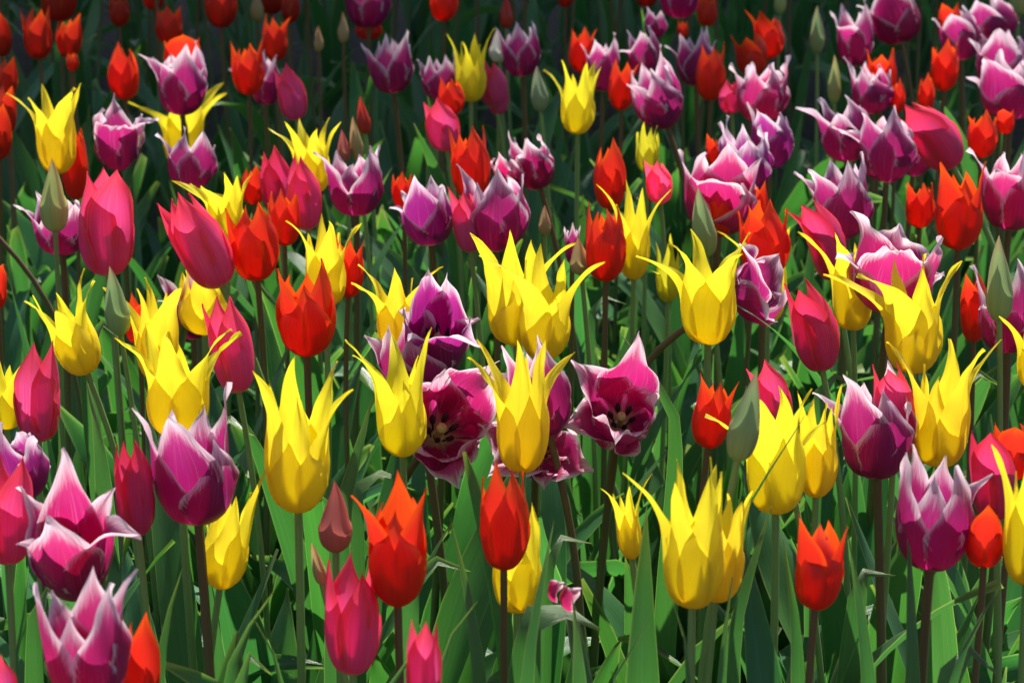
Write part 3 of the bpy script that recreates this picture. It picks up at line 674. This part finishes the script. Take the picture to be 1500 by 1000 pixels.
# broad leaves that stand out between the flowers
HERO = [([(944, 1010), (945, 880), (948, 738)], 850, 90, .2), ([(850, 1010), (846, 940), (838, 872)], 930, 66, .3), ([(1056, 1010), (1062, 910), (1072, 845)], 905, 40, .4),
        ([(888, 1010), (925, 955), (958, 884)], 960, 15, .5), ([(705, 1010), (688, 880), (660, 758)], 860, 40, .3), ([(330, 1010), (352, 940), (402, 866)], 960, 48, .3),
        ([(1172, 1010), (1166, 900), (1147, 784)], 860, 44, .25), ([(498, 765), (520, 680), (548, 572)], 690, 58, .4), ([(158, 760), (146, 660), (127, 562)], 690, 70, .4),
        ([(995, 620), (960, 560), (908, 488)], 600, 42, .4), ([(1072, 930), (1098, 840), (1132, 735)], 840, 46, .4), ([(22, 970), (34, 910), (42, 838)], 930, 20, .3),
        ([(232, 1010), (245, 910), (268, 832)], 910, 44, .3), ([(1086, 745), (1140, 672), (1195, 582)], 830, 10, .3), ([(1275, 1010), (1262, 900), (1240, 770)], 830, 40, .3),
        ([(770, 905), (822, 886), (880, 920)], 850, 80, 0.8), ([(1338, 1010), (1335, 900), (1330, 760)], 850, 40, .2), ([(640, 1000), (655, 940), (700, 880)], 960, 36, .6),
        ([(420, 1010), (396, 940), (372, 905)], 960, 30, .4), ([(560, 1010), (600, 965), (645, 925)], 965, 34, .5), ([(70, 760), (90, 700), (84, 610)], 720, 36, .4),
        ([(1010, 980), (1000, 920), (985, 880)], 940, 26, .4), ([(520, 700), (560, 690), (600, 705)], 630, 52, .95), ([(300, 630), (332, 612), (372, 640)], 560, 55, .9), ([(350, 985), (378, 950), (398, 990)], 900, 45, .8),
        ([(606, 838), (640, 822), (690, 838)], 770, 50, .95), ([(805, 800), (835, 780), (868, 795)], 730, 40, .95), ([(1390, 975), (1420, 945), (1462, 985)], 880, 60, .9),
        ([(1255, 845), (1282, 828), (1312, 842)], 770, 44, .95), ([(865, 440), (890, 433), (918, 446)], 385, 24, .95), ([(1400, 560), (1430, 545), (1470, 570)], 500, 40, .95),
        ([(130, 505), (150, 470), (180, 500)], 450, 36, .8), ([(50, 880), (80, 862), (110, 890)], 800, 46, .9), ([(1200, 560), (1225, 548), (1260, 566)], 500, 34, .95),
        ([(1390, 1010), (1420, 930), (1470, 850)], 900, 30, .4), ([(770, 1010), (780, 920), (812, 760)], 905, 40, .35)]
for i, (pts, yd, wp, tn) in enumerate(HERO): hero_leaf(pts, yd, wp, tn, i)
def fallen(x, y, yd, size, label, rr):
    o3 = world_at(x, y, depth_for(yd)); a = np.array([.5, -.5, .6]); a /= np.linalg.norm(a); u = np.cross(a, [0, .3, 1.]); u /= np.linalg.norm(u)
    P, pc = petal('P', a, u, size*.4, size*.35, size*.3, size, 18, 9, rr, 1.0, .3, 0)
    o = link('fallen_petal', grid_mesh('fallen_petal', P, pc), PET['P'], None, tuple(o3), (1.5, 1.6, 1.0)); o['label'] = label; o['category'] = 'petal'; o['group'] = 'petals fallen among the leaves'
fallen(812, 872, 855, .017, 'pale pink fallen petal scrap, upper of two on a pale leaf', random.Random(3))
fallen(832, 884, 854, .020, 'pale pink fallen petal scrap, lower of two on a pale leaf', random.Random(4))
# ------------------------------------------------------------------ plants behind the frame's upper edge: their stems and leaves fill the dark gaps
def filler(i, x, y, kind, h, rr):
    zc = (y - CAM[1])/math.cos(PITCH)
    return None
def head_plant(x, y, h, kind, rr, label, group, leaves=3, flower=True, tint=None):
    root = bpy.data.objects.new(NAMES[kind][0] if flower else 'flowerless_tulip', None); COL.objects.link(root); root.empty_display_size = .05
    G = np.array([x, y, 0.0]); root.location = G
    root['label'] = label; root['category'] = 'tulip' if flower else 'tulip plant'; root['group'] = group
    if flower:
        H = np.array([rr.uniform(-.04, .04), rr.uniform(-.04, .04), h])
        C = bez(np.zeros(3), np.array([rr.uniform(-.02, .02), 0, h*.45]), H - np.array([0, 0, h*.3]), H, np.linspace(0, 1, 12))
        P, pc = tube(C, np.linspace(.0032, .0024, 12), 6); link('stem', grid_mesh('stem', P, pc), STEM_B if kind in 'RP' else STEM_G, root, (0, 0, 0))
        a = np.array([rr.uniform(-.15, .15), rr.uniform(-.15, .15), 1.0]); a /= np.linalg.norm(a)
        fr = np.array([0, -1.0, 0]); fr -= fr.dot(a)*a; fr /= np.linalg.norm(fr); rt_ = np.cross(a, fr); p0 = rr.uniform(0, 1)
        Rb = rr.uniform(.017, .021); Ht = ASP[kind]*2*Rb*rr.uniform(.9, 1.1)
        for q in range(6):
            z = p0 + q*math.pi/3; u = math.sin(z)*rt_ + math.cos(z)*fr
            P, pc = petal(kind, a, u, Rb*(.92 if q % 2 else 1), HBF[kind]*Ht, RTF[kind]*Rb*rr.uniform(.8, 1.2), Ht*rr.uniform(.9, 1.03), 12, 7, rr, WIDE[kind], .05, 0)
            link('petal', grid_mesh('petal', P, pc), PET[kind], root, tuple(H), tint or (1, 1, 1))
    else:
        C = np.array([[0, 0, 0.02*k] for k in range(12)])*1.0
    add_leaves(root, C, leaves, rr, rr.uniform(.40, .52), True)
    return root
r2 = random.Random(21)
n = 0
for row in range(15):
    y = 2.95 + row*0.20
    half = 750/F_PX*y*1.6
    m = int(half*2/0.17)
    for j in range(m):
        x = -half + (j+0.5)*2*half/m + r2.uniform(-.06, .06)
        yy = y + r2.uniform(-.08, .08)
        hmax = 0.92 - (yy)*math.tan(PITCH - math.atan(500/F_PX))     # height at which the frame's top edge passes
        h = max(0.47, hmax + r2.uniform(0.0, 0.04)) if yy < 3.3 else r2.uniform(.45, .54)
        kind = r2.choice('RRRRRP') if x < 0.1 else r2.choice('RRPP')
        head_plant(x, yy, h, kind, r2, 'tall tulip in the back rows with only its stem and leaves showing', 'tulips of the back rows, heads above the frame', 3)
# leafy plants without flowers, between the flowering ones
r3 = random.Random(5)
for i in range(150):
    y = r3.uniform(1.25, 2.9); half = 750/F_PX*y*1.12; x = r3.uniform(-half, half)
    head_plant(x, y, .47, 'Y', r3, 'flowerless tulip plant, a clump of green strap leaves among the stems', 'flowerless tulip plants among the flowering ones', 4, False)
# ------------------------------------------------------------------ the tree that stands behind the bed and shades its back rows
def shade_tree(x, y, z0, rad, rr):
    root = bpy.data.objects.new('shade_tree', None); COL.objects.link(root); root.location = (x, y, 0)
    root['label'] = 'leafy tree behind the flower bed, shading the back rows'; root['group'] = 'trees shading the back rows'; root['category'] = 'tree'
    C = np.array([[0, 0, -0.05], [0.03, 0, 0.8], [-.02, .03, 1.6], [.02, 0, z0+rad*.4], [0, 0, z0+rad]])
    C, _ = resample(C, 16); P, pc = tube(C, np.linspace(.17, .05, 16), 12)
    link('trunk', grid_mesh('trunk', P, pc), plain('bark', (.07, .05, .035), .9), root, (0, 0, 0))
    rs = np.random.RandomState(11); n = 9000
    cl = rs.normal(size=(150, 3)); cl /= np.linalg.norm(cl, axis=1)[:, None]; cl *= (rs.uniform(.25, 1, 150)**.5)[:, None]*np.array([rad, rad, rad*.55]); cl[:, 2] += z0+rad*.55
    c = cl[rs.randint(150, size=n)] + rs.normal(size=(n, 3))*rad*.12; c[:, 2] = np.maximum(c[:, 2], z0)
    d1 = rs.normal(size=(n, 3)); d1 /= np.linalg.norm(d1, axis=1)[:, None]; d2 = np.cross(d1, rs.normal(size=(n, 3))); d2 /= np.linalg.norm(d2, axis=1)[:, None]
    V = np.stack([c-d1*.10, c+d2*.055, c+d1*.10, c-d2*.055], 1).reshape(-1, 3)
    me = bpy.data.meshes.new('crown'); me.from_pydata(V.tolist(), [], np.arange(4*n).reshape(n, 4).tolist()); me.update()
    link('crown', me, plain('tree_leaf', (.05, .10, .03), .5), root, (0, 0, 0))
shade_tree(-1.5, 6.9, 2.6, 2.6, random.Random(2))
shade_tree(2.0, 8.0, 2.7, 2.6, random.Random(4))
shade_tree(-2.2, 5.6, 2.2, 1.7, random.Random(9))
shade_tree(0.5, 7.2, 2.3, 2.4, random.Random(8))
